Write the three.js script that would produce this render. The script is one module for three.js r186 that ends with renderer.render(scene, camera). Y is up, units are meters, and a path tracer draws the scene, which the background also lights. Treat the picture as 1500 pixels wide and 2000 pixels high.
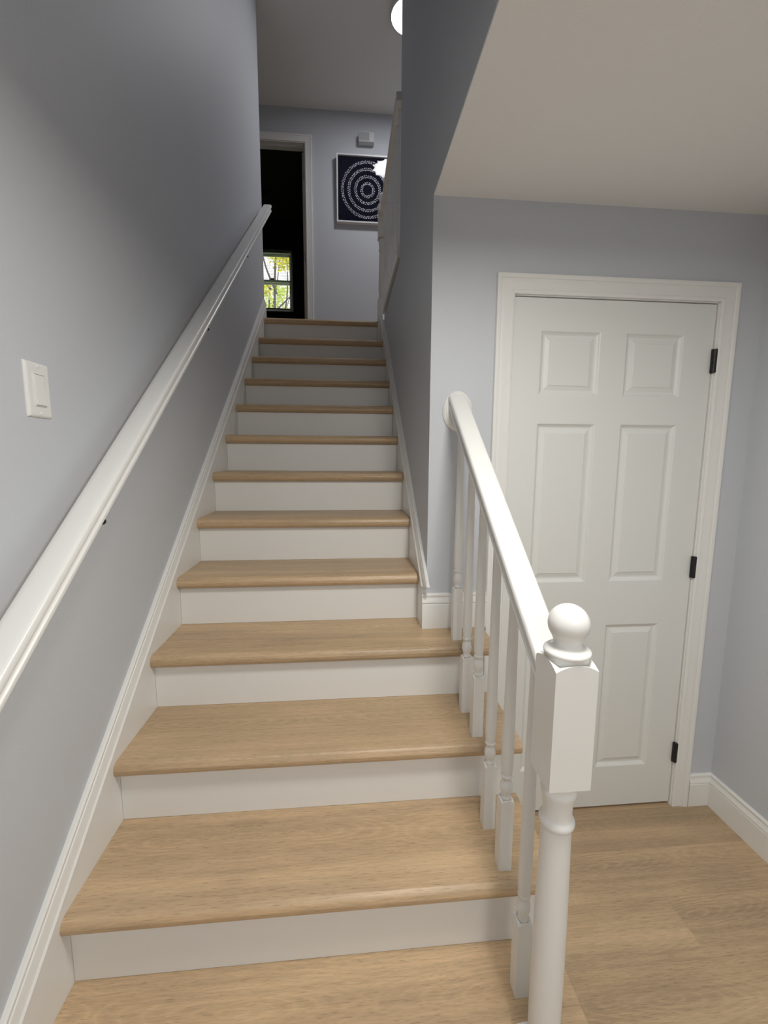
import * as THREE from 'three';
import { mergeGeometries, toCreasedNormals } from 'three/addons/utils/BufferGeometryUtils.js';
import { RoundedBoxGeometry } from 'three/addons/geometries/RoundedBoxGeometry.js';
import { RectAreaLightUniformsLib } from 'three/addons/lights/RectAreaLightUniformsLib.js';
import { ImprovedNoise } from 'three/addons/math/ImprovedNoise.js';

// ---------------------------------------------------------------- camera, sky, sun, lamps, exposure
const scene = new THREE.Scene();
const camera = new THREE.PerspectiveCamera(2 * Math.atan(1000 / 832) * 180 / Math.PI, 0.75, 0.02, 200);
camera.rotation.order = 'YXZ';
camera.rotation.set(-0.1275, -0.0882, 0.005);
camera.position.set(0.6374, 1.222, 0.6287);
scene.add(camera);
const renderer = new THREE.WebGLRenderer({ antialias: true });
renderer.toneMapping = THREE.LinearToneMapping;
renderer.toneMappingExposure = 1.12;
renderer.shadowMap.enabled = true;
RectAreaLightUniformsLib.init();

const SKY = 1.3;                      // bright overcast sky behind the trees
const SUN = 2.2;
const LOW_LAMP = { x: 0.98, y: 1.985, z: 0.12, r: 0.15, power: 61, color: 0xfdfaf4 };   // flush lamp in the entry
const HALL_LAMP = { x: 1.165, y: 4.63, z: -3.13, r: 0.16, power: 43, color: 0xfcfbff }; // flush lamp upstairs
const UNSEEN_ENTRY_LAMP = { x: 1.15, y: 1.985, z: 1.75, r: 0.15, power: 80, color: 0xfdfaf4 }; // unseen lamp behind the camera, placed to brighten entry, newel and risers
scene.background = new THREE.Color(SKY, SKY * 1.02, SKY * 1.05);
const sun = new THREE.DirectionalLight(0xfff6e2, SUN);
sun.position.set(3, 9, 7); sun.target.position.set(0, 3, -10);
sun.castShadow = true;
sun.shadow.camera.left = -12; sun.shadow.camera.right = 12; sun.shadow.camera.top = 12; sun.shadow.camera.bottom = -12; sun.shadow.camera.far = 60;
scene.add(sun, sun.target);

// ---------------------------------------------------------------- measures (metres)
const R = 0.19, G = 0.2455, N = 0.0303, T = 0.044, TOP = 0.0075;      // rise, going, nosing overhang, tread thickness
const W = 0.9187, W2 = 1.152;                            // closed and open tread width
const F = -0.2545, ZD = -0.9152, XR = 2.1895;            // entry floor, door wall, right wall
const XL = -0.0185, XW = W + 0.0185;                     // faces of the stair walls
const CEIL = 2.102, LAND = 2.312, CEIL2 = 4.66, ZB = -4.13;
const S = 0.784;                                         // pitch of rails and skirts
const LAND_Z = -2.99;

// ---------------------------------------------------------------- noise, textures, materials
let seed = 7;
const rnd = () => { seed = (seed * 1664525 + 1013904223) >>> 0; return seed / 4294967296; };
const pn = new ImprovedNoise();
const fbm = (x, y, z, o = 4) => { let s = 0, a = 0.5; for (let i = 0; i < o; i++) { s += a * pn.noise(x, y, z); x *= 2.03; y *= 2.03; a *= 0.5; } return s; };
const lin = (c) => (c <= 0.04045 ? c / 12.92 : Math.pow((c + 0.055) / 1.055, 2.4));

// oak-look plank: u runs with the grain. width and depth in metres
function woodTexture(id, wide, deep, W_, H_, tone) {
  const data = new Uint8Array(W_ * H_ * 4), k = id * 17.31;
  const v0 = 0.02 + 0.12 * Math.abs(Math.sin(id * 2.7)), dirn = id % 2 ? 1 : -1;
  for (let j = 0; j < H_; j++) for (let i = 0; i < W_; i++) {
    const u = (i / W_) * wide, v = (j / H_) * deep;
    const wu = u + 0.05 * fbm(u * 3, v * 8, k, 3), wv = v + 0.014 * fbm(u * 5 + 9, v * 14, k, 3);
    // cathedral figure: cuts through slowly tapering rings
    const per = 0.62, uu = (((wu + id * 0.21) % per) + per) % per, taper = Math.abs(uu - per / 2) * 0.16 + 0.004;
    const r = Math.sqrt((wv - v0 - 0.03 * Math.sin(u * 2 + id)) ** 2 + taper * taper);
    const wave = Math.sin(r * 760 + 4.0 * fbm(u * 4, v * 22, k + 3, 2)), ring = Math.max(0, (wave - 0.35) / 0.65) ** 1.3 - 0.35 * Math.max(0, -wave);
    const figure = Math.max(0, 1 - Math.abs(wv - v0) / 0.11) * (0.45 + 0.55 * fbm(u * 2.2 + 4, v * 5, k + 5, 2) * 2);
    const streak = fbm(u * 3.5, v * 95, k + 7, 3), fine = fbm(u * 26, v * 420, k + 11, 2), band = fbm(u * 0.9, v * 11, k + 13, 2), blotch = fbm(u * 4, v * 9, k + 19, 3);
    const pore = Math.max(0, fbm(u * 40, v * 700, k + 23, 2) - 0.16);
    let g = 1 + 0.115 * band * 2 + 0.11 * streak + 0.13 * fine + 0.07 * blotch - 0.7 * pore;
    g += 0.075 * Math.max(0, figure) * ring;
    const warm = 0.008 * blotch;
    const p = (j * W_ + i) * 4;
    data[p] = Math.min(255, 255 * tone[0] * g * (1 + warm)); data[p + 1] = Math.min(255, 255 * tone[1] * g); data[p + 2] = Math.min(255, 255 * tone[2] * g * (1 - warm * 1.5)); data[p + 3] = 255;
  }
  const t = new THREE.DataTexture(data, W_, H_);
  t.colorSpace = THREE.SRGBColorSpace; t.wrapS = t.wrapT = THREE.MirroredRepeatWrapping; t.magFilter = THREE.LinearFilter; t.minFilter = THREE.LinearMipmapLinearFilter; t.generateMipmaps = true;
  t.repeat.set(1 / wide, 1 / deep); t.needsUpdate = true;
  return t;
}
function bumpTexture(size, cell, amp, k) {
  const data = new Uint8Array(size * size * 4);
  for (let j = 0; j < size; j++) for (let i = 0; i < size; i++) {
    const v = 128 + amp * 127 * fbm(i / cell, j / cell, k, 3), p = (j * size + i) * 4;
    data[p] = data[p + 1] = data[p + 2] = v; data[p + 3] = 255;
  }
  const t = new THREE.DataTexture(data, size, size);
  t.wrapS = t.wrapT = THREE.MirroredRepeatWrapping; t.magFilter = THREE.LinearFilter; t.repeat.set(2, 2); t.needsUpdate = true;
  return t;
}
const std = (o) => new THREE.MeshStandardMaterial(o);
const phys = (o) => new THREE.MeshPhysicalMaterial(o);
const rollerBump = bumpTexture(512, 5, 1, 3);
const col = (r, g, b) => new THREE.Color().setRGB(r, g, b);
const M = {
  wall: std({ color: col(0.58, 0.605, 0.645), roughness: 0.55, bumpMap: rollerBump, bumpScale: 0.0006 }),
  ceiling: std({ color: col(0.87, 0.87, 0.855), roughness: 0.95, bumpMap: rollerBump, bumpScale: 0.0012 }),
  trim: phys({ color: col(0.83, 0.83, 0.805), roughness: 0.34, clearcoat: 0.15, clearcoatRoughness: 0.3 }),
  riser: phys({ color: col(0.82, 0.815, 0.79), roughness: 0.42 }),
  door: phys({ color: col(0.77, 0.78, 0.755), roughness: 0.42 }),
  plastic: phys({ color: col(0.82, 0.82, 0.8), roughness: 0.28 }),
  chime: std({ color: col(0.6, 0.6, 0.6), roughness: 0.5 }),
  chimeGrille: std({ color: col(0.36, 0.37, 0.38), roughness: 0.6 }),
  black: std({ color: col(0.008, 0.008, 0.009), roughness: 0.45 }),
  shadeDarkWall: std({ color: col(0.05, 0.05, 0.05), roughness: 0.9 }),  // near-black colour carries the shade of the unlit room upstairs
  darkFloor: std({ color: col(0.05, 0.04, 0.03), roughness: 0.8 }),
  vinyl: std({ color: col(0.7, 0.7, 0.66), roughness: 0.5 }),
  slat: std({ color: col(0.38, 0.38, 0.36), roughness: 0.6 }),
  glass: phys({ color: 0xffffff, transmission: 1, thickness: 0, roughness: 0.0, ior: 1.5 }),
  frame: phys({ color: col(0.86, 0.86, 0.87), roughness: 0.35 }),
  bark: std({ color: col(0.1, 0.085, 0.09), roughness: 0.95 }),
  leafY: phys({ color: col(0.78, 0.75, 0.1), roughness: 0.8, transmission: 0.4, thickness: 0, side: THREE.DoubleSide }),
  leafG: phys({ color: col(0.68, 0.78, 0.22), roughness: 0.8, transmission: 0.4, thickness: 0, side: THREE.DoubleSide }),
  lawn: std({ color: col(0.2, 0.3, 0.08), roughness: 1 }),
  siding: std({ color: col(0.6, 0.6, 0.58), roughness: 0.9 }),
};
const OAK = [0.755, 0.65, 0.518];
const treadMat = [1, 2, 3].map((i) => phys({ map: woodTexture(i, 1.24, 0.36, 1240, 420, OAK), roughness: 0.42, clearcoat: 0.12, clearcoatRoughness: 0.35 }));
const plankMat = [5, 6, 7, 8].map((i) => phys({ map: woodTexture(i, 1.24, 0.2, 1240, 300, [0.72, 0.62, 0.496].map((c) => c * (0.97 + 0.03 * (i % 3)))), roughness: 0.45, clearcoat: 0.1, clearcoatRoughness: 0.4 }));

// ---------------------------------------------------------------- helpers
const names = {};
function numbered(n) { const k = names[n] = (names[n] ?? -1) + 1; return k ? n + '_' + String(k).padStart(3, '0') : n; }
function shade(m) { m.castShadow = true; m.receiveShadow = true; return m; }
function part(name, geometry, material, parent) { const m = shade(new THREE.Mesh(geometry, material)); m.name = name; parent.add(m); return m; }
function struct(name, geometry, material, parent = scene) { const m = part(name, geometry, material, parent); if (parent === scene) m.userData.kind = 'structure'; return m; }
function structGroup(name, at = [0, 0, 0]) { const o = new THREE.Group(); o.name = name; o.position.set(...at); o.userData.kind = 'structure'; scene.add(o); return o; }
function thing(name, label, category, at = [0, 0, 0], group) {
  const o = new THREE.Group(); o.name = numbered(name); o.position.set(...at); o.userData = { label, category };
  if (group) o.userData.group = group;
  scene.add(o); return o;
}
function partNames(parent) { const c = {}; return (n) => { const k = c[n] = (c[n] ?? -1) + 1; return k ? n + '_' + String(k).padStart(3, '0') : n; }; }
const V = (x, y, z) => new THREE.Vector3(x, y, z);
const shift = (g, x, y, z) => g.translate(x, y, z);
const box = (x0, x1, y0, y1, z0, z1) => {
  const g = new THREE.BoxGeometry(x1 - x0, y1 - y0, z1 - z0).toNonIndexed();
  const n = g.attributes.normal, p = g.attributes.position, uv = g.attributes.uv;
  shift(g, (x0 + x1) / 2, (y0 + y1) / 2, (z0 + z1) / 2);
  for (let i = 0; i < p.count; i++) {
    const ax = Math.abs(n.getX(i)), ay = Math.abs(n.getY(i));
    if (ax > 0.5) uv.setXY(i, p.getZ(i), p.getY(i)); else if (ay > 0.5) uv.setXY(i, p.getX(i), p.getZ(i)); else uv.setXY(i, p.getX(i), p.getY(i));
  }
  return g;
};
const rbox = (x0, x1, y0, y1, z0, z1, r = 0.002, s = 2) => shift(new RoundedBoxGeometry(x1 - x0, y1 - y0, z1 - z0, s, r), (x0 + x1) / 2, (y0 + y1) / 2, (z0 + z1) / 2);
// sweeps a closed outline of [a, b] from A to B; a runs along Rt, b along Up; m0/m1 slide each end by a (mitres)
function prism(outline, A, B, Rt, Up, { m0 = 0, m1 = 0, n0 = 0, n1 = 0, crease = 0.6, du = 0, dv = 0 } = {}) {
  let o = outline, area = 0;
  for (let i = 0; i < o.length; i++) { const p = o[i], q = o[(i + 1) % o.length]; area += p[0] * q[1] - q[0] * p[1]; }
  const D = B.clone().sub(A), L = D.length(); D.normalize();
  const flip = (area > 0) !== (V(0, 0, 0).crossVectors(Rt, Up).dot(D) > 0);
  const pos = [], uv = [];
  const at = (p, e) => (e ? B : A).clone().addScaledVector(Rt, p[0]).addScaledVector(Up, p[1]).addScaledVector(D, e ? m1 * p[0] + n1 * p[1] : m0 * p[0] + n0 * p[1]);
  const tri = (a, b, c, ua, ub, uc) => { const l = flip ? [[a, ua], [c, uc], [b, ub]] : [[a, ua], [b, ub], [c, uc]]; for (const [p, t] of l) { pos.push(p.x, p.y, p.z); uv.push(t[0] + du, t[1] + dv); } };
  let v = 0;
  for (let i = 0; i < o.length; i++) {
    const p = o[i], q = o[(i + 1) % o.length], w = v + Math.hypot(q[0] - p[0], q[1] - p[1]);
    const a = at(p, 0), b = at(q, 0), c = at(q, 1), d = at(p, 1);
    tri(a, b, c, [0, v], [0, w], [L, w]); tri(a, c, d, [0, v], [L, w], [L, v]);
    v = w;
  }
  const pts = o.map((p) => new THREE.Vector2(...p));
  for (const [i, j, k] of THREE.ShapeUtils.triangulateShape(pts, [])) {
    const up = area > 0 ? 1 : -1, t = [i, j, k].map((n) => o[n]);
    const s = Math.sign((t[1][0] - t[0][0]) * (t[2][1] - t[0][1]) - (t[2][0] - t[0][0]) * (t[1][1] - t[0][1])) * up;
    const [x, y, z] = s > 0 ? t : [t[0], t[2], t[1]];
    tri(at(x, 1), at(y, 1), at(z, 1), x, y, z); tri(at(x, 0), at(z, 0), at(y, 0), x, z, y);
  }
  const g = new THREE.BufferGeometry();
  g.setAttribute('position', new THREE.Float32BufferAttribute(pos, 3)); g.setAttribute('uv', new THREE.Float32BufferAttribute(uv, 2));
  g.computeVertexNormals();
  return toCreasedNormals(g, crease);
}
// slab from an outline in a plane, with holes. to() maps (a, b, thickness 0..1)
function plate(outline, holes, thick, place) {
  const s = new THREE.Shape(outline.map((p) => new THREE.Vector2(...p)));
  for (const h of holes) s.holes.push(new THREE.Path(h.map((p) => new THREE.Vector2(...p))));
  const g = new THREE.ExtrudeGeometry(s, { depth: thick, bevelEnabled: false });
  g.applyMatrix4(place); return g;
}
const rect = (x0, y0, x1, y1) => [[x0, y0], [x1, y0], [x1, y1], [x0, y1]];
const inZY = (x) => new THREE.Matrix4().makeBasis(V(0, 0, 1), V(0, 1, 0), V(-1, 0, 0)).setPosition(x, 0, 0);   // (z, y) outline, thickness towards -x from x
const inXY = (z) => new THREE.Matrix4().setPosition(0, 0, z);
const arc = (cx, cy, r, a0, a1, n) => Array.from({ length: n + 1 }, (_, i) => { const a = a0 + (a1 - a0) * i / n; return [cx + r * Math.cos(a), cy + r * Math.sin(a)]; });
// wire ring loft: nested rectangles at [inset, height]
function rectLoft(x0, y0, x1, y1, rings) {
  const pos = [], P = ([i, h], c) => [[x0 + i, y0 + i, h], [x1 - i, y0 + i, h], [x1 - i, y1 - i, h], [x0 + i, y1 - i, h]][c];
  const quad = (a, b, c, d) => { for (const p of [a, b, c, a, c, d]) pos.push(...p); };
  for (let k = 0; k + 1 < rings.length; k++) for (let c = 0; c < 4; c++) quad(P(rings[k], c), P(rings[k], (c + 1) % 4), P(rings[k + 1], (c + 1) % 4), P(rings[k + 1], c));
  const l = rings[rings.length - 1]; quad(P(l, 0), P(l, 1), P(l, 2), P(l, 3));
  const g = new THREE.BufferGeometry(); g.setAttribute('position', new THREE.Float32BufferAttribute(pos, 3));
  g.setAttribute('uv', new THREE.Float32BufferAttribute(new Float32Array(pos.length / 3 * 2), 2)); g.computeVertexNormals(); return g;
}
const lathe = (pts, seg = 40) => new THREE.LatheGeometry(pts.map((p) => new THREE.Vector2(...p)), seg);

// ================================================================= THE SHELL
// walls of the stair
struct('wall_left', box(-0.15, XL, F - 0.1, CEIL2 + 0.05, -3.1, 2.7), M.wall);
struct('wall_stair_right', plate([[ZD, F - 0.05], [ZD, CEIL + 0.004], [-0.25, CEIL + 0.004], [-0.25, CEIL2 + 0.02], [-1.85, CEIL2 + 0.02], [-1.85, LAND - 0.02], [-2.925, LAND - 0.02], [-2.925, F - 0.05]], [], 0.115, inZY(XW + 0.115)), M.wall);
// wall with the closet door
const D0 = 1.238, D1 = 2.010, DT = 1.790;                                        // opening for the door leaf
struct('wall_door', plate([[XW + 0.115, F - 0.05], [D0 - 0.012, F - 0.05], [D0 - 0.012, DT + 0.012], [D1 + 0.012, DT + 0.012], [D1 + 0.012, F - 0.05], [XR + 0.1, F - 0.05], [XR + 0.1, CEIL + 0.02], [XW + 0.115, CEIL + 0.02]], [], 0.115, inXY(ZD - 0.115)), M.wall);
struct('wall_closet', mergeGeometries([box(XW + 0.115, XR + 0.1, F - 0.05, CEIL + 0.02, -1.75, -1.7), box(XR, XR + 0.1, F - 0.05, CEIL + 0.02, -1.75, ZD - 0.115)]), M.wall);
struct('wall_right', box(XR, XR + 0.12, F - 0.1, CEIL + 0.1, ZD - 0.1, 2.7), M.wall);
struct('wall_front', box(-0.15, XR + 0.12, F - 0.1, CEIL + 0.1, 2.6, 2.75), M.wall);
struct('wall_header', box(XL, XW + 0.115, CEIL + 0.004, CEIL2 + 0.02, -0.25, -0.13), M.wall);
struct('ceiling', plate([[XW + 0.001, -ZD], [XR + 0.05, -ZD], [XR + 0.05, -2.65], [XL - 0.05, -2.65], [XL - 0.05, 0.13], [XW + 0.115, 0.13], [XW + 0.115, 0.25], [XW + 0.001, 0.25]], [], 0.12, new THREE.Matrix4().makeBasis(V(1, 0, 0), V(0, 0, -1), V(0, 1, 0)).setPosition(0, CEIL, 0)), M.ceiling);
struct('ceiling_closet', box(XW + 0.1, XR + 0.1, CEIL, CEIL + 0.12, -1.75, ZD), M.ceiling);
// upper hall
const DX0 = -0.53, DX1 = 0.237, DTOP = 4.343;                                      // dark doorway in the back wall
struct('wall_back', plate([[-2.0, LAND - 0.3], [DX0 - 0.012, LAND - 0.3], [DX0 - 0.012, DTOP + 0.012], [DX1 + 0.012, DTOP + 0.012], [DX1 + 0.012, LAND - 0.3], [2.6, LAND - 0.3], [2.6, CEIL2 + 0.05], [-2.0, CEIL2 + 0.05]], [], 0.115, inXY(ZB - 0.115)), M.wall);
struct('wall_hall_left', mergeGeometries([box(-1.9, -1.8, LAND - 0.3, CEIL2 + 0.05, ZB, -3.0), box(-1.9, -0.1, LAND - 0.3, CEIL2 + 0.05, -3.1, -3.0)]), M.wall);
struct('wall_hall_right', mergeGeometries([box(2.4, 2.5, LAND - 0.3, CEIL2 + 0.05, ZB, -1.7), box(XW + 0.1, 2.5, LAND - 0.3, CEIL2 + 0.05, -1.85, -1.75)]), M.wall);
struct('ceiling_hall', box(-1.9, 2.6, CEIL2, CEIL2 + 0.15, ZB - 0.05, 0), M.ceiling);
struct('floor_hall', mergeGeometries([box(-1.85, 2.5, LAND - 0.28, LAND - 0.002, ZB - 0.02, -3.01), box(0.985, 2.45, LAND - 0.18, LAND - 0.002, -3.01, -1.8)]), plankMat[0]);
// unlit room past the doorway, its shade put into the surface colours
const ZW = -6.3, WX0 = -1.02, WX1 = -0.15, WY0 = 3.40, WY1 = 4.295;
struct('wall_room_back', plate(rect(-2.2, LAND - 0.3, 1.3, CEIL2 + 0.1), [[[WX0, WY0], [WX0, WY1], [WX1, WY1], [WX1, WY0]]], 0.16, inXY(ZW - 0.16)), M.shadeDarkWall);
struct('wall_room_side', mergeGeometries([box(-2.2, -2.1, LAND - 0.3, CEIL2 + 0.1, ZW, ZB - 0.1), box(1.2, 1.3, LAND - 0.3, CEIL2 + 0.1, ZW, ZB - 0.1), box(-2.2, DX0 - 0.012, LAND - 0.3, CEIL2 + 0.1, ZB - 0.125, ZB - 0.115), box(DX1 + 0.012, 1.3, LAND - 0.3, CEIL2 + 0.1, ZB - 0.125, ZB - 0.115)]), M.shadeDarkWall);
struct('ceiling_room', box(-2.2, 1.3, CEIL2, CEIL2 + 0.15, ZW - 0.1, ZB - 0.1), M.shadeDarkWall);
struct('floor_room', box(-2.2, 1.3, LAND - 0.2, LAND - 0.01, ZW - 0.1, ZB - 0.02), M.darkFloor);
struct('lawn', box(-16, 16, F - 1.2, F - 0.6, -34, -6.6), M.lawn);

// entry floor: planks laid across, one mesh each
{
  const floor = structGroup('floor'), nm = partNames();
  part('subfloor', box(XL - 0.1, XR + 0.1, F - 0.08, F - 0.009, -1.75, 2.7), M.darkFloor, floor);
  const pw = 0.178, pl = 1.22;
  let row = 0;
  for (let z = -1.0845; z < 2.6; z += pw, row++) {
    const z1 = Math.min(z + pw, 2.6), z0 = Math.max(z, -1.03);
    let x = XL + 0.02 - [0.35, 0.8, 0.1, 0.6][row % 4] * pl;
    for (let c = 0; x < XR; x += pl, c++) {
      const x0 = Math.max(x, z1 < -0.02 ? 1.098 : XL), x1 = Math.min(x + pl, XR);
      if (x1 - x0 < 0.04) continue;
      const e = 0.00012, b = 0.0003, top = F, bot = F - 0.008;
      const prof = [[z0 + e, bot], [z1 - e, bot], [z1 - e, top - b], [z1 - e - b, top], [z0 + e + b, top], [z0 + e, top - b]];
      const g = prism(prof, V(x0 + e, 0, 0), V(x1 - e, 0, 0), V(0, 0, 1), V(0, 1, 0), { crease: 0.3, du: rnd() * 1.2, dv: -0.2 });
      part(nm('plank'), g, plankMat[(row * 3 + c * 5 + (row >> 1)) % 4], floor);
    }
  }
}

// baseboards
const baseProfile = (h = 0.142, t = 0.016) => [[0, 0], [t, 0], [t, h - 0.042], [t - 0.0025, h - 0.04], [t - 0.0025, h - 0.037], [t + 0.001, h - 0.034], [t - 0.002, h - 0.024], [t - 0.007, h - 0.016], [t - 0.0075, h - 0.0125], [t - 0.005, h - 0.011], [t - 0.005, h - 0.004], [t - 0.009, h], [0, h]];
struct('baseboard_right', prism(baseProfile(), V(XR, F, 2.6), V(XR, F, ZD), V(-1, 0, 0), V(0, 1, 0), { m1: -1, m0: 0 }), M.trim);
struct('baseboard_door', prism(baseProfile(), V(2.085, F, ZD), V(XR, F, ZD), V(0, 0, 1), V(0, 1, 0), { m1: -1 }), M.trim);
struct('baseboard_stair', prism(baseProfile(0.135, 0.0175), V(W, 3 * R + TOP + 0.0003, ZD), V(1.166, 3 * R + TOP + 0.0003, ZD), V(0, 0, 1), V(0, 1, 0), {}), M.trim);
struct('baseboard_left', prism(baseProfile(), V(XL, F, 2.6), V(XL, F, 0.36), V(1, 0, 0), V(0, 1, 0), {}), M.trim);

// ================================================================= DOORS
const casingProfile = [[0, 0], [0, 0.009], [0.004, 0.011], [0.012, 0.011], [0.014, 0.0095], [0.03, 0.0105], [0.044, 0.0135], [0.049, 0.0125], [0.051, 0.0155], [0.058, 0.017], [0.064, 0.0165], [0.066, 0.014], [0.066, 0]];
function casing(parent, x0, x1, y0, y1, z, only) {
  const nm = partNames();
  if (only !== 'right') part(nm('casing'), prism(casingProfile, V(x0, y0, z), V(x0, y1, z), V(-1, 0, 0), V(0, 0, 1), { m1: 1 }), M.trim, parent);
  part(nm('casing'), prism(casingProfile, V(x1, y0, z), V(x1, y1, z), V(1, 0, 0), V(0, 0, 1), { m1: 1 }), M.trim, parent);
  part(nm('casing'), prism(casingProfile, V(x0, y1, z), V(x1, y1, z), V(0, 1, 0), V(0, 0, 1), { m0: -1, m1: 1 }), M.trim, parent);
}
function hinge(parent, name, x, y, z, h = 0.086) {
  const g = [];
  for (let i = 0; i < 5; i++) g.push(new THREE.CylinderGeometry(0.0085, 0.0085, h / 5 - 0.0006, 14).translate(0, (i - 2) * h / 5, 0));
  g.push(new THREE.BoxGeometry(0.024, h, 0.006).translate(0.003, 0, -0.004));
  return part(name, mergeGeometries(g.map((q) => q.toNonIndexed())).translate(x, y, z), M.black, parent);
}
{
  const d = structGroup('door_1');
  casing(d, D0 - 0.006, D1 + 0.006, F, DT + 0.006, ZD);
  const j = [box(D0 - 0.012, D0 - 0.003, F, DT + 0.012, ZD - 0.115, ZD), box(D1 + 0.003, D1 + 0.012, F, DT + 0.012, ZD - 0.115, ZD), box(D0 - 0.012, D1 + 0.012, DT + 0.003, DT + 0.012, ZD - 0.115, ZD)];
  part('jamb', mergeGeometries(j), M.trim, d);
  const zf = ZD - 0.006, th = 0.035, y0 = F + 0.013;
  const cols = [[1.341, 1.567], [1.667, 1.891]], rows = [[1.452, 1.679], [0.741, 1.350], [-0.061, 0.562]];
  const holes = [];
  for (const [a, b] of cols) for (const [c, e] of rows) holes.push([[a, c], [a, e], [b, e], [b, c]]);
  const leaf = part('door_leaf', mergeGeometries([plate(rect(D0, y0, D1, DT), holes, 0.012, inXY(zf - 0.012)), plate(rect(D0, y0, D1, DT), [], th - 0.013, inXY(zf - th))]), M.door, d);
  const nm = partNames();
  for (const [a, b] of cols) for (const [c, e] of rows)
    part(nm('panel'), rectLoft(a, c, b, e, [[0, 0], [0.003, -0.0015], [0.006, -0.0055], [0.009, -0.0075], [0.013, -0.0105], [0.019, -0.0105], [0.034, -0.0055], [0.036, -0.0035], [0.037, -0.0035]]).translate(0, 0, zf), M.door, leaf);
  const hn = partNames();
  for (const y of [1.586, 0.795, -0.006]) hinge(d, hn('hinge'), D1 + 0.002, y, ZD + 0.004);
}
{
  const d = structGroup('door_2');
  casing(d, DX0 - 0.006, DX1 + 0.006, LAND, DTOP + 0.006, ZB);
  part('jamb', mergeGeometries([box(DX0 - 0.012, DX0, LAND, DTOP, ZB - 0.125, ZB), box(DX1, DX1 + 0.012, LAND, DTOP, ZB - 0.125, ZB), box(DX0 - 0.012, DX1 + 0.012, DTOP, DTOP + 0.012, ZB - 0.125, ZB)]), M.trim, d);
  part('door_stop', mergeGeometries([box(DX0, DX0 + 0.011, LAND, DTOP, ZB - 0.085, ZB - 0.045), box(DX1 - 0.011, DX1, LAND, DTOP, ZB - 0.085, ZB - 0.045), box(DX0, DX1, DTOP - 0.011, DTOP, ZB - 0.085, ZB - 0.045)]), M.trim, d);
  part('door_leaf', rbox(DX1 - 0.037, DX1 - 0.002, LAND + 0.012, DTOP - 0.004, ZB - 0.125 - 0.76, ZB - 0.128, 0.002), M.door, d);
  const hn = partNames();
  for (const y of [4.115, 3.325, 2.52]) part(hn('hinge'), rbox(DX1 - 0.022, DX1 + 0.002, y - 0.045, y + 0.045, ZB - 0.13, ZB - 0.121, 0.003), M.black, d);
}

// ================================================================= WINDOW OF THE UNLIT ROOM
{
  const w = structGroup('window_1'), zc = ZW - 0.07, mid = 3.853, nm = partNames();
  const bar = (x0, x1, y0, y1, d, zz = zc) => rbox(x0, x1, y0, y1, zz - d / 2, zz + d / 2, 0.004);
  part('window_frame', mergeGeometries([bar(WX0, WX0 + 0.03, WY0, WY1, 0.1), bar(WX1 - 0.03, WX1, WY0, WY1, 0.1), bar(WX0, WX1, WY1 - 0.035, WY1, 0.1), bar(WX0, WX1, WY0, WY0 + 0.03, 0.1)]), M.vinyl, w);
  const sash = (y0, y1, z) => {
    const a = WX0 + 0.03, b = WX1 - 0.03, s = 0.028;
    const p = part(nm('sash'), mergeGeometries([bar(a, a + s, y0, y1, 0.03, z), bar(b - s, b, y0, y1, 0.03, z), bar(a, b, y1 - s, y1, 0.03, z), bar(a, b, y0, y0 + s, 0.03, z)]), M.vinyl, w);
    part('pane', box(a + s, b - s, y0 + s, y1 - s, z - 0.002, z + 0.002), M.glass, p);
    return p;
  };
  sash(mid - 0.02, WY1 - 0.035, zc - 0.025);
  const low = sash(WY0 + 0.03, mid + 0.03, zc + 0.012);
  part('sash_lock', rbox(-0.49, -0.43, mid + 0.028, mid + 0.055, zc - 0.01, zc + 0.03, 0.006), M.black, low);
  part('sill', rbox(WX0 - 0.06, WX1 + 0.06, WY0 - 0.03, WY0, ZW - 0.03, ZW + 0.06, 0.006), M.shadeDarkWall, w);
}
{
  const b = thing('window_blind', 'open horizontal slat blind hanging in the bright window of the unlit room', 'blind', [(WX0 + WX1) / 2, WY1 - 0.04, ZW + 0.018]);
  const half = (WX1 - WX0) / 2 - 0.045;
  part('head_rail', rbox(-half, half, -0.016, 0.004, -0.014, 0.014, 0.003), M.slat, b);
  const g = [];
  for (let y = -0.03; y > -(WY1 - WY0) + 0.1; y -= 0.021) {
    const o = [[-0.011, 0], [-0.005, 0.0013], [0.005, 0.0013], [0.011, 0], [0.005, 0.0009], [-0.005, 0.0009]];
    const a = -0.2, up = V(0, Math.cos(a), -Math.sin(a)), rt = V(0, Math.sin(a), Math.cos(a));
    g.push(prism(o, V(-half, y, 0), V(half, y, 0), rt, up));
  }
  const s = part('slats', mergeGeometries(g), M.slat, b); s.userData.kind = 'stuff';
  part('bottom_rail', rbox(-half, half, -(WY1 - WY0) + 0.08, -(WY1 - WY0) + 0.094, -0.011, 0.011, 0.003), M.slat, b);
}

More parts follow.
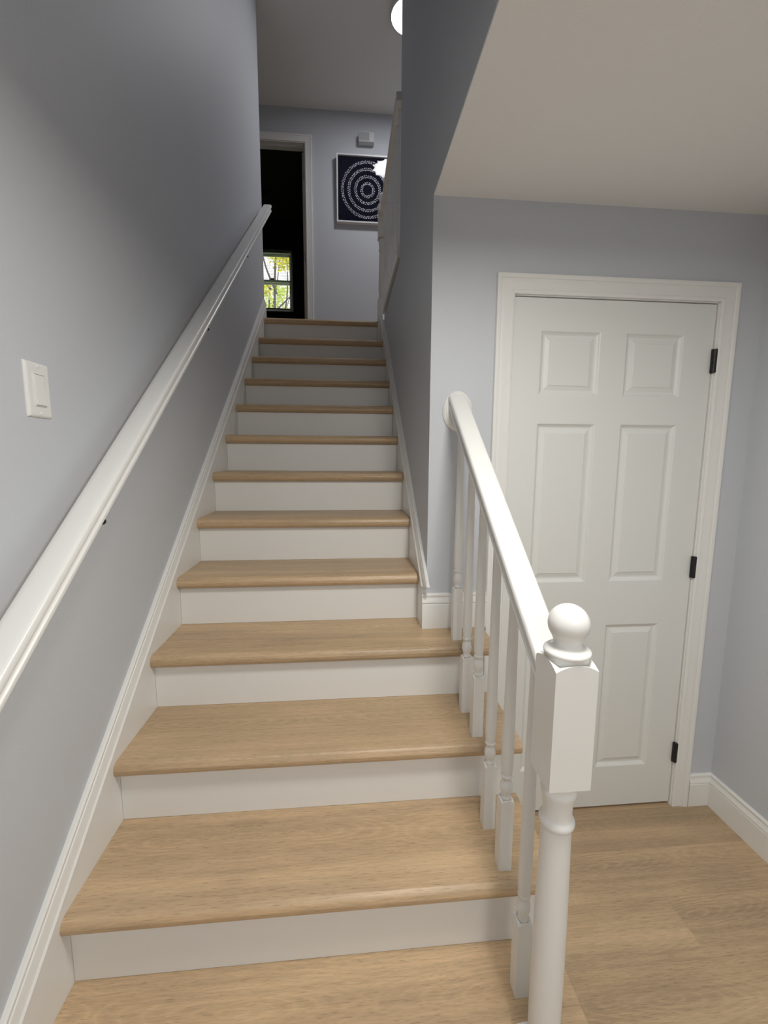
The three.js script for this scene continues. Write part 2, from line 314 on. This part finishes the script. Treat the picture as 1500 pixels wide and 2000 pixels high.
// ================================================================= STAIRCASE
{
  const st = thing('staircase', 'straight wooden staircase with oak treads and white risers climbing to the upper hall', 'staircase', [0, 0, 0]);
  const nm = partNames(), r = T / 2;
  const treadProfile = (back, front) => [[back, 0], ...arc(front - r, -r, r, Math.PI / 2, -Math.PI / 2, 14), [back, -T]];
  const opts = () => ({ du: rnd() * 1.5, dv: 0.0, crease: 0.5 });
  for (let k = 0; k <= 11; k++) {
    const y = k * R + TOP, zf = -k * G, back = -(k + 1) * G - N - 0.004, o = opts(), g = [];
    if (k < 3) g.push(prism(treadProfile(back, zf), V(0.0003, y, 0), V(W2, y, 0), V(0, 0, 1), V(0, 1, 0), o));
    else if (k === 3) {
      g.push(prism(treadProfile(back, zf), V(0.0003, y, 0), V(W - 0.0003, y, 0), V(0, 0, 1), V(0, 1, 0), o));
      g.push(prism(treadProfile(ZD + 0.001, zf), V(W - 0.0003, y, 0), V(W2, y, 0), V(0, 0, 1), V(0, 1, 0), { ...o, du: o.du + W, dv: 0.097 }));
    } else g.push(prism(treadProfile(back, zf), V(0.0003, y, 0), V(W - 0.0003, y, 0), V(0, 0, 1), V(0, 1, 0), o));
    part(nm('tread'), g.length > 1 ? mergeGeometries(g) : g[0], treadMat[k % 3], st);
  }
  part(nm('tread'), prism([[-0.05, 0], ...arc(-r, -r, r, Math.PI / 2, -Math.PI / 2, 12), [-0.05, -T]], V(0.0003, LAND, LAND_Z + 0.035), V(0.8955, LAND, LAND_Z + 0.035), V(0, 0, 1), V(0, 1, 0), { du: 0.3 }), treadMat[1], st);
  for (let k = 0; k <= 12; k++) {
    const y0 = k ? (k - 1) * R + TOP : F, y1 = k === 12 ? LAND - T : k * R + TOP - T, z = -k * G - N;
    part(nm('riser'), rbox(0.0003, k < 4 ? 1.118 : k === 12 ? 0.8955 : W - 0.0003, y0 + (k ? 0.0002 : 0), y1, z - 0.014, z, 0.0012, 1), M.riser, st);
  }
  // open side closed by a white stepped board
  const saw = [[-N - 0.0145, F]];
  for (let k = 0; k < 4; k++) { saw.push([-k * G - N - 0.0145, k * R + TOP - T]); if (k < 3) saw.push([-(k + 1) * G - N - 0.0145, k * R + TOP - T]); }
  saw.push([ZD + 0.001, 3 * R + TOP - T], [ZD + 0.001, F]);
  part('side_board', plate(saw, [], 0.018, inZY(1.118)), M.riser, st);
  // skirt boards with a moulded cap
  const cap = [[0, 0], [0.019, 0], [0.022, 0.002], [0.0225, 0.006], [0.020, 0.009], [0.0185, 0.010], [0.017, 0.024], [0.014, 0.034], [0.0115, 0.036], [0.0125, 0.039], [0.012, 0.044], [0.0085, 0.047], [0, 0.047]];
  const up = V(0, Math.cos(Math.atan(S)), Math.sin(Math.atan(S)));
  const at = (off, z) => off - S * z;
  const zTop = -3.075, zLow = (0.026 - F) / S;
  const left = part('skirt_board', plate([[zLow, F], [zTop, at(0.026, zTop)], [zTop, at(-0.3, zTop)], [(-0.3 - F) / S, F]], [], 0.018, inZY(0)), M.trim, st);
  part('cap_moulding', prism(cap, V(XL + 0.0003, at(0.026, zLow), zLow), V(XL + 0.0003, at(0.026, zTop), zTop), V(1, 0, 0), up, { n0: 0 }), M.trim, left);
  const zf = ZD + 0.0003, zr = -2.925, nz = -(4 * G + N);
  const right = part('skirt_board_001', plate([[zf, 3 * R + TOP + 0.0005], [zf, 3 * R + TOP + 0.135], [zf - 0.0005, at(0.026, zf)], [zr, at(0.026, zr)], [zr, at(-0.25, zr)], [nz, 3 * R + TOP + 0.0005]], [], 0.0183, inZY(XW - 0.0002)), M.trim, st);
  part('cap_moulding', prism(cap, V(XW - 0.0003, at(0.026, zf + 0.004), zf + 0.004), V(XW - 0.0003, at(0.026, zr), zr), V(-1, 0, 0), up, { n0: -0.8 }), M.trim, right);
}

// ================================================================= RAILINGS
// handrail outline: a across, b up, origin at the middle of its top
const railOutline = (() => {
  const h = [[0, 0], [0.014, -0.0002], [0.0235, -0.001], [0.0275, -0.0026], [0.0302, -0.0058], [0.031, -0.0095], [0.031, -0.0145], [0.0298, -0.0172], [0.0262, -0.0188], [0.0244, -0.0215], [0.0244, -0.0262], [0.0262, -0.0295], [0.0292, -0.0315], [0.0298, -0.035], [0.0292, -0.0395], [0.0268, -0.0425], [0.0235, -0.043], [0, -0.043]];
  return [...h.map(([a, b]) => [a, b]).reverse(), ...h.slice(1, -1).map(([a, b]) => [-a, b])];
})();
const slopeUp = V(0, Math.cos(Math.atan(S)), Math.sin(Math.atan(S)));
// turned and squared pieces
function scallopBlock(w, y0, y1, dip, n = 12, taperBottom = 0) {
  // square block whose top edges dip in arcs between raised corners
  const pos = [], h = w / 2, top = [], bot = [];
  for (let s = 0; s < 4; s++) for (let i = 0; i < n; i++) {
    const t = i / n, c = [[-h, h], [h, h], [h, -h], [-h, -h]], a = c[s], b = c[(s + 1) % 4];
    const e = 1 - Math.pow(2 * t - 1, 2);
    top.push([a[0] + (b[0] - a[0]) * t, y1 + dip * e, a[1] + (b[1] - a[1]) * t]);
    bot.push([a[0] + (b[0] - a[0]) * t, y0, a[1] + (b[1] - a[1]) * t]);
  }
  const m = top.length, tri = (...p) => p.forEach((q) => pos.push(...q));
  for (let i = 0; i < m; i++) { const j = (i + 1) % m; tri(bot[i], bot[j], top[j]); tri(bot[i], top[j], top[i]); tri(top[i], top[j], [0, y1 + dip * 1.05, 0]); tri(bot[j], bot[i], [0, y0, 0]); }
  const g = new THREE.BufferGeometry(); g.setAttribute('position', new THREE.Float32BufferAttribute(pos, 3));
  g.setAttribute('uv', new THREE.Float32BufferAttribute(new Float32Array(pos.length / 3 * 2), 2)); g.computeVertexNormals();
  return toCreasedNormals(g, 0.5);
}
const flat = (g) => (g.index ? g.toNonIndexed() : g);
function balusterGeometry(h) {
  const b = 0.185, w = 0.032, q = [];
  q.push(scallopBlock(w, 0, b, 0.0055));
  const n = [[0.0001, b + 0.004], [0.0125, b + 0.004], [0.0118, b + 0.009], [0.0104, b + 0.015], [0.0112, b + 0.0185], [0.0138, b + 0.026], [0.0152, b + 0.035], [0.0146, b + 0.043], [0.0122, b + 0.051], [0.0106, b + 0.056], [0.0108, b + 0.06], [0.0136, b + 0.0625], [0.0142, b + 0.0655], [0.0134, b + 0.0685], [0.0118, b + 0.071], [0.0136, b + 0.078], [0.0146, b + 0.1], [0.0146, b + 0.16], [0.0128, b + 0.34], [0.0108, h - 0.02], [0.0105, h], [0.0001, h]];
  q.push(flat(lathe(n, 28)));
  return mergeGeometries(q.map((g) => { const c = flat(g); for (const k of Object.keys(c.attributes)) if (!['position', 'normal', 'uv'].includes(k)) c.deleteAttribute(k); return c; }));
}
const RX = 1.0275, RAIL_OFF = 0.7585, RS = 0.766;   // the open rail runs a little flatter
{
  const rl = thing('stair_railing', 'white painted stair railing with turned balusters and a ball topped newel post', 'railing', [RX, 0, -0.062]);
  // newel post, its axis at the origin of the group
  const post = [scallopBlock(0.0765, 0.637, 0.860, 0.0115, 16)];
  post.push(scallopBlock(0.0765, TOP + 0.0003, 0.034, 0.004, 16));
  const col_ = [[0.0001, 0.032], [0.031, 0.032], [0.0345, 0.042], [0.031, 0.052], [0.0285, 0.058], [0.0305, 0.08], [0.0312, 0.2], [0.0300, 0.36], [0.0272, 0.53], [0.0278, 0.540], [0.0302, 0.5425], [0.0318, 0.5465], [0.0322, 0.5505], [0.0312, 0.5545], [0.029, 0.558], [0.0268, 0.5625], [0.0262, 0.572], [0.0268, 0.584], [0.0285, 0.597], [0.0308, 0.605], [0.0318, 0.611], [0.0312, 0.617], [0.0292, 0.6205], [0.0298, 0.626], [0.034, 0.638], [0.0001, 0.638]];
  post.push(flat(lathe(col_, 48)));
  const np = part('newel_post', mergeGeometries(post.map(flat)), M.trim, rl);
  const ball = [[0.0001, 0.866], [0.0368, 0.866], [0.0372, 0.8782], [0.0395, 0.879], [0.0405, 0.8825], [0.0395, 0.8858], [0.0372, 0.887], [0.0366, 0.8882], [0.034, 0.8902], [0.0295, 0.891], [0.0255, 0.8938], [0.0242, 0.8975], [0.0246, 0.9025], [0.0264, 0.907]];
  for (let a = -0.62; a < 1.56; a += 0.09) ball.push([0.0352 * Math.cos(a), 0.9325 + 0.0352 * Math.sin(a)]);
  ball.push([0.0001, 0.9677]);
  part('ball_finial', lathe(ball, 56), M.trim, np);
  const zA = ZD + 0.0165, zB = -0.1005;
  part('handrail', prism(railOutline, V(0.005, RAIL_OFF - RS * zA, zA + 0.062), V(0, RAIL_OFF - RS * zB, zB + 0.062), V(1, 0, 0), V(0, Math.cos(Math.atan(RS)), Math.sin(Math.atan(RS))), { n0: -RS, n1: -RS }), M.trim, rl);
  // oval rosette where the rail meets the wall
  const ros = lathe([[0.0001, 0.016], [0.036, 0.016], [0.0385, 0.0145], [0.039, 0.012], [0.042, 0.011], [0.0445, 0.0095], [0.0455, 0.007], [0.0475, 0.006], [0.0485, 0.003], [0.0485, 0], [0.0001, 0]], 56).rotateX(Math.PI / 2).scale(1.14, 1.48, 1);
  part('rosette', ros.translate(0.011, 1.388, ZD + 0.062 + 0.0003), M.trim, rl);
  const nm = partNames(), bz = [[3, -0.803], [2, -0.668], [2, -0.545], [1, -0.42], [1, -0.299], [0, -0.174]];
  for (const [k, z] of bz) {
    const under = RAIL_OFF - 0.043 / Math.cos(Math.atan(RS)) - RS * z, h = under - k * R - TOP + 0.004;
    part(nm('baluster'), balusterGeometry(h).translate(-0.0015, k * R + TOP + 0.0003, z + 0.062), M.trim, rl);
  }
}
{
  const x = 0.053, off = 0.817, zA = 0.75, zB = -2.94;
  const wr = thing('wall_handrail', 'long white wooden handrail fixed along the left wall on black brackets', 'handrail', [x, off, 0]);
  part('rail', prism(railOutline, V(0, -S * zA, zA), V(0, -S * zB, zB), V(1, 0, 0), slopeUp, { n0: -0, n1: S }), M.trim, wr);
  const nm = partNames();
  for (const z of [0.42, -0.445, -1.335, -2.175]) {
    const y = -S * z - 0.043 / Math.cos(Math.atan(S));
    const c = new THREE.CatmullRomCurve3([V(XL - x + 0.004, y - 0.062, z), V(XL - x + 0.03, y - 0.06, z), V(-0.006, y - 0.04, z), V(0.002, y - 0.004, z)]);
    const g = [new THREE.TubeGeometry(c, 14, 0.0062, 10), new THREE.SphereGeometry(0.0085, 14, 10).translate(-0.004, y - 0.046, z), new THREE.CylinderGeometry(0.024, 0.026, 0.006, 24).rotateZ(-Math.PI / 2).translate(XL - x + 0.0032, y - 0.062, z), new THREE.BoxGeometry(0.022, 0.003, 0.06).rotateX(-Math.atan(-S)).translate(0.002, y - 0.0015, z)];
    part(nm('bracket'), mergeGeometries(g.map((q) => q.toNonIndexed())), M.black, wr);
  }
}
{
  const x = 0.94, yb = LAND + 0.055;
  const ur = thing('upper_railing', 'white upper railing of close balusters along the open side of the stairwell', 'railing', [x, LAND, -2.4]);
  const z0 = -2.97 + 2.4, z1 = -1.851 + 2.4;
  part('base_trim', prism([[0.06, 0], [-0.018, 0], [-0.02, 0.004], [-0.02, 0.034], [-0.016, 0.037], [-0.016, 0.05], [-0.012, 0.055], [0.06, 0.055]], V(0, 0, -0.395), V(0, 0, z1), V(1, 0, 0), V(0, 1, 0)), M.trim, ur);
  part('handrail', prism(railOutline, V(0, 0.815, z0), V(0, 0.815, z1), V(1, 0, 0), V(0, 1, 0)), M.trim, ur);
  const nm = partNames();
  const bal = balusterGeometry(0.815 - 0.043 - 0.055 + 0.003);
  for (let z = z1 - 0.06; z > -0.44; z -= 0.122) part(nm('baluster'), bal.clone().translate(0, 0.055, z), M.trim, ur);
  const post = [scallopBlock(0.0765, -0.2123, 0.16, 0.008, 14), scallopBlock(0.0765, 0.62, 0.85, 0.008, 14), flat(lathe([[0.0001, 0.16], [0.031, 0.16], [0.033, 0.17], [0.027, 0.19], [0.032, 0.24], [0.0275, 0.5], [0.0262, 0.52], [0.033, 0.535], [0.0265, 0.55], [0.0335, 0.595], [0.03, 0.606], [0.035, 0.622], [0.0001, 0.622]], 32))];
  const np = part('newel_post', mergeGeometries(post.map(flat)).translate(-0.005, 0, z0), M.trim, ur);
  const ball = [[0.0001, 0.854], [0.037, 0.854], [0.0405, 0.862], [0.0372, 0.869], [0.0275, 0.877], [0.0238, 0.884], [0.0268, 0.893]];
  for (let a = -0.62; a < 1.56; a += 0.12) ball.push([0.0352 * Math.cos(a), 0.9205 + 0.0352 * Math.sin(a)]);
  part('ball_finial', lathe(ball, 40).translate(-0.005, 0, z0), M.trim, np);
}

// ================================================================= WALL AND CEILING FITTINGS
{
  const sw = thing('light_switch', 'white rocker light switch in a wall plate above the left handrail', 'light switch', [XL, 1.36, -0.365]);
  const w = 0.0355, h = 0.057;
  part('wall_plate', rectLoft(-w, -h, w, h, [[-0.0002, 0], [0, 0.0015], [0.0012, 0.0035], [0.0035, 0.0052], [0.006, 0.0058]]).rotateY(Math.PI / 2), M.plastic, sw);
  part('rocker_frame', rectLoft(-0.0172, -0.034, 0.0172, 0.034, [[0, 0.0052], [0, 0.0075], [0.0006, 0.008], [0.0014, 0.008], [0.0015, 0.0055], [0.0022, 0.0055]]).rotateY(Math.PI / 2), M.plastic, sw);
  const rk = rectLoft(-0.0152, -0.0318, 0.0152, 0.0318, [[0, 0.0055], [0.0004, 0.0092], [0.0014, 0.0098]]); { const p = rk.attributes.position; for (let i = 0; i < p.count; i++) if (p.getZ(i) > 0.007) p.setZ(i, p.getZ(i) - 0.0022 * (0.5 + p.getY(i) / 0.064)); rk.computeVertexNormals(); }
  part('rocker', rk.rotateY(Math.PI / 2), M.plastic, sw);
  const nm = partNames();
  for (const s of [-1, 1]) { const g = new THREE.SphereGeometry(0.0036, 16, 8).scale(1, 1, 0.45).translate(0, s * 0.0485, 0.0058); part(nm('screw'), g.rotateY(Math.PI / 2), M.plastic, sw); }
}
{
  const ch = thing('door_chime', 'small pale chime box mounted high on the upper hall wall', 'door chime', [0.857, 4.352, ZB]);
  part('housing', rbox(-0.078, 0.078, 0, 0.092, 0.0005, 0.066, 0.005), M.chime, ch);
  part('grille', rbox(-0.07, 0.03, 0.01, 0.084, 0.06, 0.0685, 0.003), M.chimeGrille, ch);
}
{
  const w = 0.628, fr = thing('framed_picture', 'square white framed navy picture of concentric rings of pale petals on the upper hall wall', 'picture', [0.870, 3.921, ZB]);
  const h = w / 2, o = [[0, 0.001], [0.016, 0.001], [0.016, 0.022], [0.0145, 0.0505], [0.0015, 0.0505], [0, 0.049]];
  const side = [[-h, h, h, h, 0, -1], [h, h, h, -h, -1, 0], [h, -h, -h, -h, 0, 1], [-h, -h, -h, h, 1, 0]];
  part('frame', mergeGeometries(side.map(([x0, y0, x1, y1, ax, ay]) => prism(o, V(x0, y0, 0), V(x1, y1, 0), V(ax, ay, 0), V(0, 0, 1), { m0: 1, m1: -1 }))), M.frame, fr);
  const cv = document.createElement('canvas'); cv.width = cv.height = 1024; const c = cv.getContext('2d');
  c.fillStyle = '#03051f'; c.fillRect(0, 0, 1024, 1024);
  const tones = ['#f4f5fa', '#d5d8e6', '#ffffff', '#b4bad2', '#f0f1f6'];
  [0.064, 0.13, 0.2, 0.268].forEach((r, k) => {
    const n = Math.round(r * 2 * Math.PI / 0.0185);
    for (let i = 0; i < n; i++) for (let q = -1; q <= 1; q += 2) {
      const a = (i + q * 0.24 + (rnd() - 0.5) * 0.3) / n * 2 * Math.PI, rr = r + q * 0.0078 + (rnd() - 0.5) * 0.006;
      const px = 512 + (rr * Math.cos(a)) / w * 1024, py = 512 + (rr * Math.sin(a)) / w * 1024, turn = rnd() * 6.28;
      for (let b = 0; b < 4; b++) { c.save(); c.translate(px, py); c.rotate(turn + b * 1.571); c.fillStyle = tones[Math.floor(rnd() * 5)]; c.beginPath(); c.ellipse(6, 0, 5.8, 4, 0, 0, 6.3); c.fill(); c.restore(); }
    }
  });
  fr.rotation.x = 0.03; fr.position.z += 0.0095;
  const t = new THREE.CanvasTexture(cv); t.colorSpace = THREE.SRGBColorSpace; t.magFilter = THREE.LinearFilter;
  const pr = new THREE.BoxGeometry(w - 0.03, w - 0.03, 0.004).translate(0, 0, 0.03);
  part('print', pr, phys({ map: t, roughness: 0.9, specularIntensity: 0.1 }), fr);
  part('glass', box(-h + 0.015, h - 0.015, -h + 0.015, h - 0.015, 0.0425, 0.0445), phys({ color: 0xffffff, transmission: 1, thickness: 0, roughness: 0.0, ior: 1.36 }), fr);
}
function ceilingLight(L, label) {
  const top = L.top, t = thing('ceiling_light', label, 'ceiling light', [L.x, top, L.z]);
  const d = top - L.y;
  part('rim', lathe([[L.r - 0.004, -d + 0.004], [L.r + 0.004, -d + 0.004], [L.r + 0.008, -d + 0.012], [L.r + 0.008, -0.004], [L.r + 0.004, 0], [L.r - 0.02, 0]], 56), M.plastic, t);
  part('diffuser', lathe([[0.0001, -d + 0.003], [L.r * 0.8, -d + 0.003], [L.r - 0.003, -d + 0.008], [L.r - 0.003, -d + 0.012], [0.0001, -d + 0.012]], 56), std({ color: 0xffffff, emissive: L.color, emissiveIntensity: L.glow ?? 1.6, roughness: 0.5 }), t);
  // three squares turned through each other make up the round glowing face
  const s = L.r * Math.sqrt(Math.PI);
  for (let k = 0; k < 3; k++) {
    const a = new THREE.RectAreaLight(L.color, L.power / 3, s, s), turn = new THREE.Group();
    turn.name = 'lamp_mount'; turn.rotation.y = k * Math.PI / 6; turn.position.set(0, -d - 0.004, 0); a.name = 'lamp'; a.rotation.x = -Math.PI / 2; turn.add(a); t.add(turn);
  }
}
ceilingLight({ ...LOW_LAMP, top: CEIL }, 'round white ceiling light over the foot of the stairs');
ceilingLight({ ...UNSEEN_ENTRY_LAMP, top: CEIL }, 'unseen round white ceiling light behind the camera, placed to brighten the entry and risers');
ceilingLight({ ...HALL_LAMP, top: CEIL2, glow: 6 }, 'round glowing ceiling light in the upper hall half hidden by the wall');
{
  const f = thing('ceiling_fan', 'dark ceiling fan hanging in the unlit room past the doorway', 'ceiling fan', [-0.86, CEIL2, -5.25]);
  part('downrod', new THREE.CylinderGeometry(0.015, 0.015, 0.16, 14).translate(0, -0.08, 0), M.black, f);
  part('motor', lathe([[0.0001, -0.14], [0.07, -0.145], [0.11, -0.17], [0.11, -0.23], [0.07, -0.26], [0.0001, -0.262]], 32), M.black, f);
  const nm = partNames(), matte = std({ color: col(0.012, 0.012, 0.012), roughness: 1 });
  for (let i = 0; i < 5; i++) part(nm('blade'), rbox(0.1, 0.56, -0.006, 0.006, -0.065, 0.065, 0.005).rotateX(0.2).translate(0, -0.2, 0).rotateY(-0.1 + i * Math.PI * 0.4), matte, f);
}

// ================================================================= TREE OUTSIDE THE WINDOW
function tree(name, label, at, trunkTop, limbs, clusters, leafMat, n) {
  const t = thing(name, label, 'tree', at);
  const tube = (pts, r0, r1) => {
    const c = new THREE.CatmullRomCurve3(pts), g = new THREE.TubeGeometry(c, 16, 1, 8), p = g.attributes.position, q = V(0, 0, 0);
    for (let i = 0; i <= 16; i++) { const m = c.getPointAt(i / 16), r = r0 + (r1 - r0) * i / 16; for (let j = 0; j <= 8; j++) { const k = i * 9 + j; q.fromBufferAttribute(p, k).sub(m).multiplyScalar(r).add(m); p.setXYZ(k, q.x, q.y, q.z); } }
    g.computeVertexNormals(); return g;
  };
  part('trunk', tube([V(0, -0.1, 0), V(0.06, trunkTop * 0.4, 0.03), V(-0.03, trunkTop * 0.75, 0), V(0.05, trunkTop, 0)], 0.075, 0.018), M.bark, t);
  const nm = partNames();
  for (const l of limbs) part(nm('branch'), tube(l.map((p) => V(...p)), 0.026, 0.007), M.bark, t);
  const leaf = new THREE.BufferGeometry();
  leaf.setAttribute('position', new THREE.Float32BufferAttribute([0, 0, 0, 0.022, 0.035, 0.004, 0, 0.085, 0, 0, 0, 0, 0, 0.085, 0, -0.022, 0.035, 0.004], 3));
  leaf.setAttribute('uv', new THREE.Float32BufferAttribute(new Float32Array(12), 2)); leaf.computeVertexNormals();
  const inst = new THREE.InstancedMesh(leaf, leafMat, n), m = new THREE.Matrix4(), e = new THREE.Euler(), q = new THREE.Quaternion();
  for (let i = 0; i < n; i++) {
    const [cx, cy, cz, cr] = clusters[Math.floor(rnd() * clusters.length)], u = rnd() * 2 - 1, a = rnd() * 6.283, rr = cr * Math.cbrt(rnd()), s = Math.sqrt(1 - u * u);
    e.set(rnd() * 6.28, rnd() * 6.28, rnd() * 6.28); q.setFromEuler(e); const sc = 0.8 + rnd() * 0.7;
    m.compose(V(cx + rr * s * Math.cos(a), cy + rr * u * 0.8, cz + rr * s * Math.sin(a)), q, V(sc, sc, sc)); inst.setMatrixAt(i, m);
  }
  inst.name = 'foliage'; inst.userData.kind = 'stuff'; shade(inst); t.add(inst);
}
tree('tree', 'yellow leaved tree seen through the upper sash of the window', [-1.05, F - 0.6, -10.5], 7.4,
  [[[0.02, 4.2, 0], [-0.2, 5.4, 0.1], [-0.45, 6.4, 0.1], [-0.6, 7.4, 0]], [[0, 5.0, 0], [0.25, 5.9, -0.1], [0.3, 7.2, 0.1]], [[0.03, 6.0, 0], [-0.2, 6.6, 0.2], [-0.35, 7.6, 0.3]], [[-0.02, 5.6, 0], [0.2, 5.9, -0.2], [0.6, 6.3, -0.2]], [[-0.1, 6.1, 0], [-0.35, 6.3, 0.1], [-0.7, 6.3, 0.1]]],
  [[0.2, 6.9, 0, 0.28], [0.3, 6.65, 0.2, 0.26], [0.05, 6.75, 0.1, 0.22], [0.32, 6.95, 0, 0.25], [-0.5, 7.6, 0, 0.5], [0.3, 7.9, 0.2, 0.6], [-0.3, 6.1, 0, 0.2]], M.leafY, 1000);
tree('tree', 'green leaved tree seen low through the lower sash of the window', [-1.55, F - 0.6, -12.5], 7.2,
  [[[0, 4.6, 0], [0.3, 5.7, 0.1], [0.7, 6.9, 0]], [[0, 5.4, 0], [-0.4, 6.4, -0.1], [-0.7, 7.6, 0.1]], [[0.02, 6.0, 0], [0.25, 6.9, 0.1], [0.35, 7.8, 0]], [[0.1, 5.6, 0], [0.5, 6.2, 0.1], [0.9, 6.4, 0.1]]],
  [[-0.1, 6.6, 0, 0.42], [0.2, 6.3, 0.2, 0.4], [-0.5, 6.8, 0, 0.5], [0.1, 6.2, 0, 0.45], [0.6, 6.15, 0, 0.3], [0.35, 6.75, 0, 0.25]], M.leafG, 1200);

renderer.render(scene, camera);
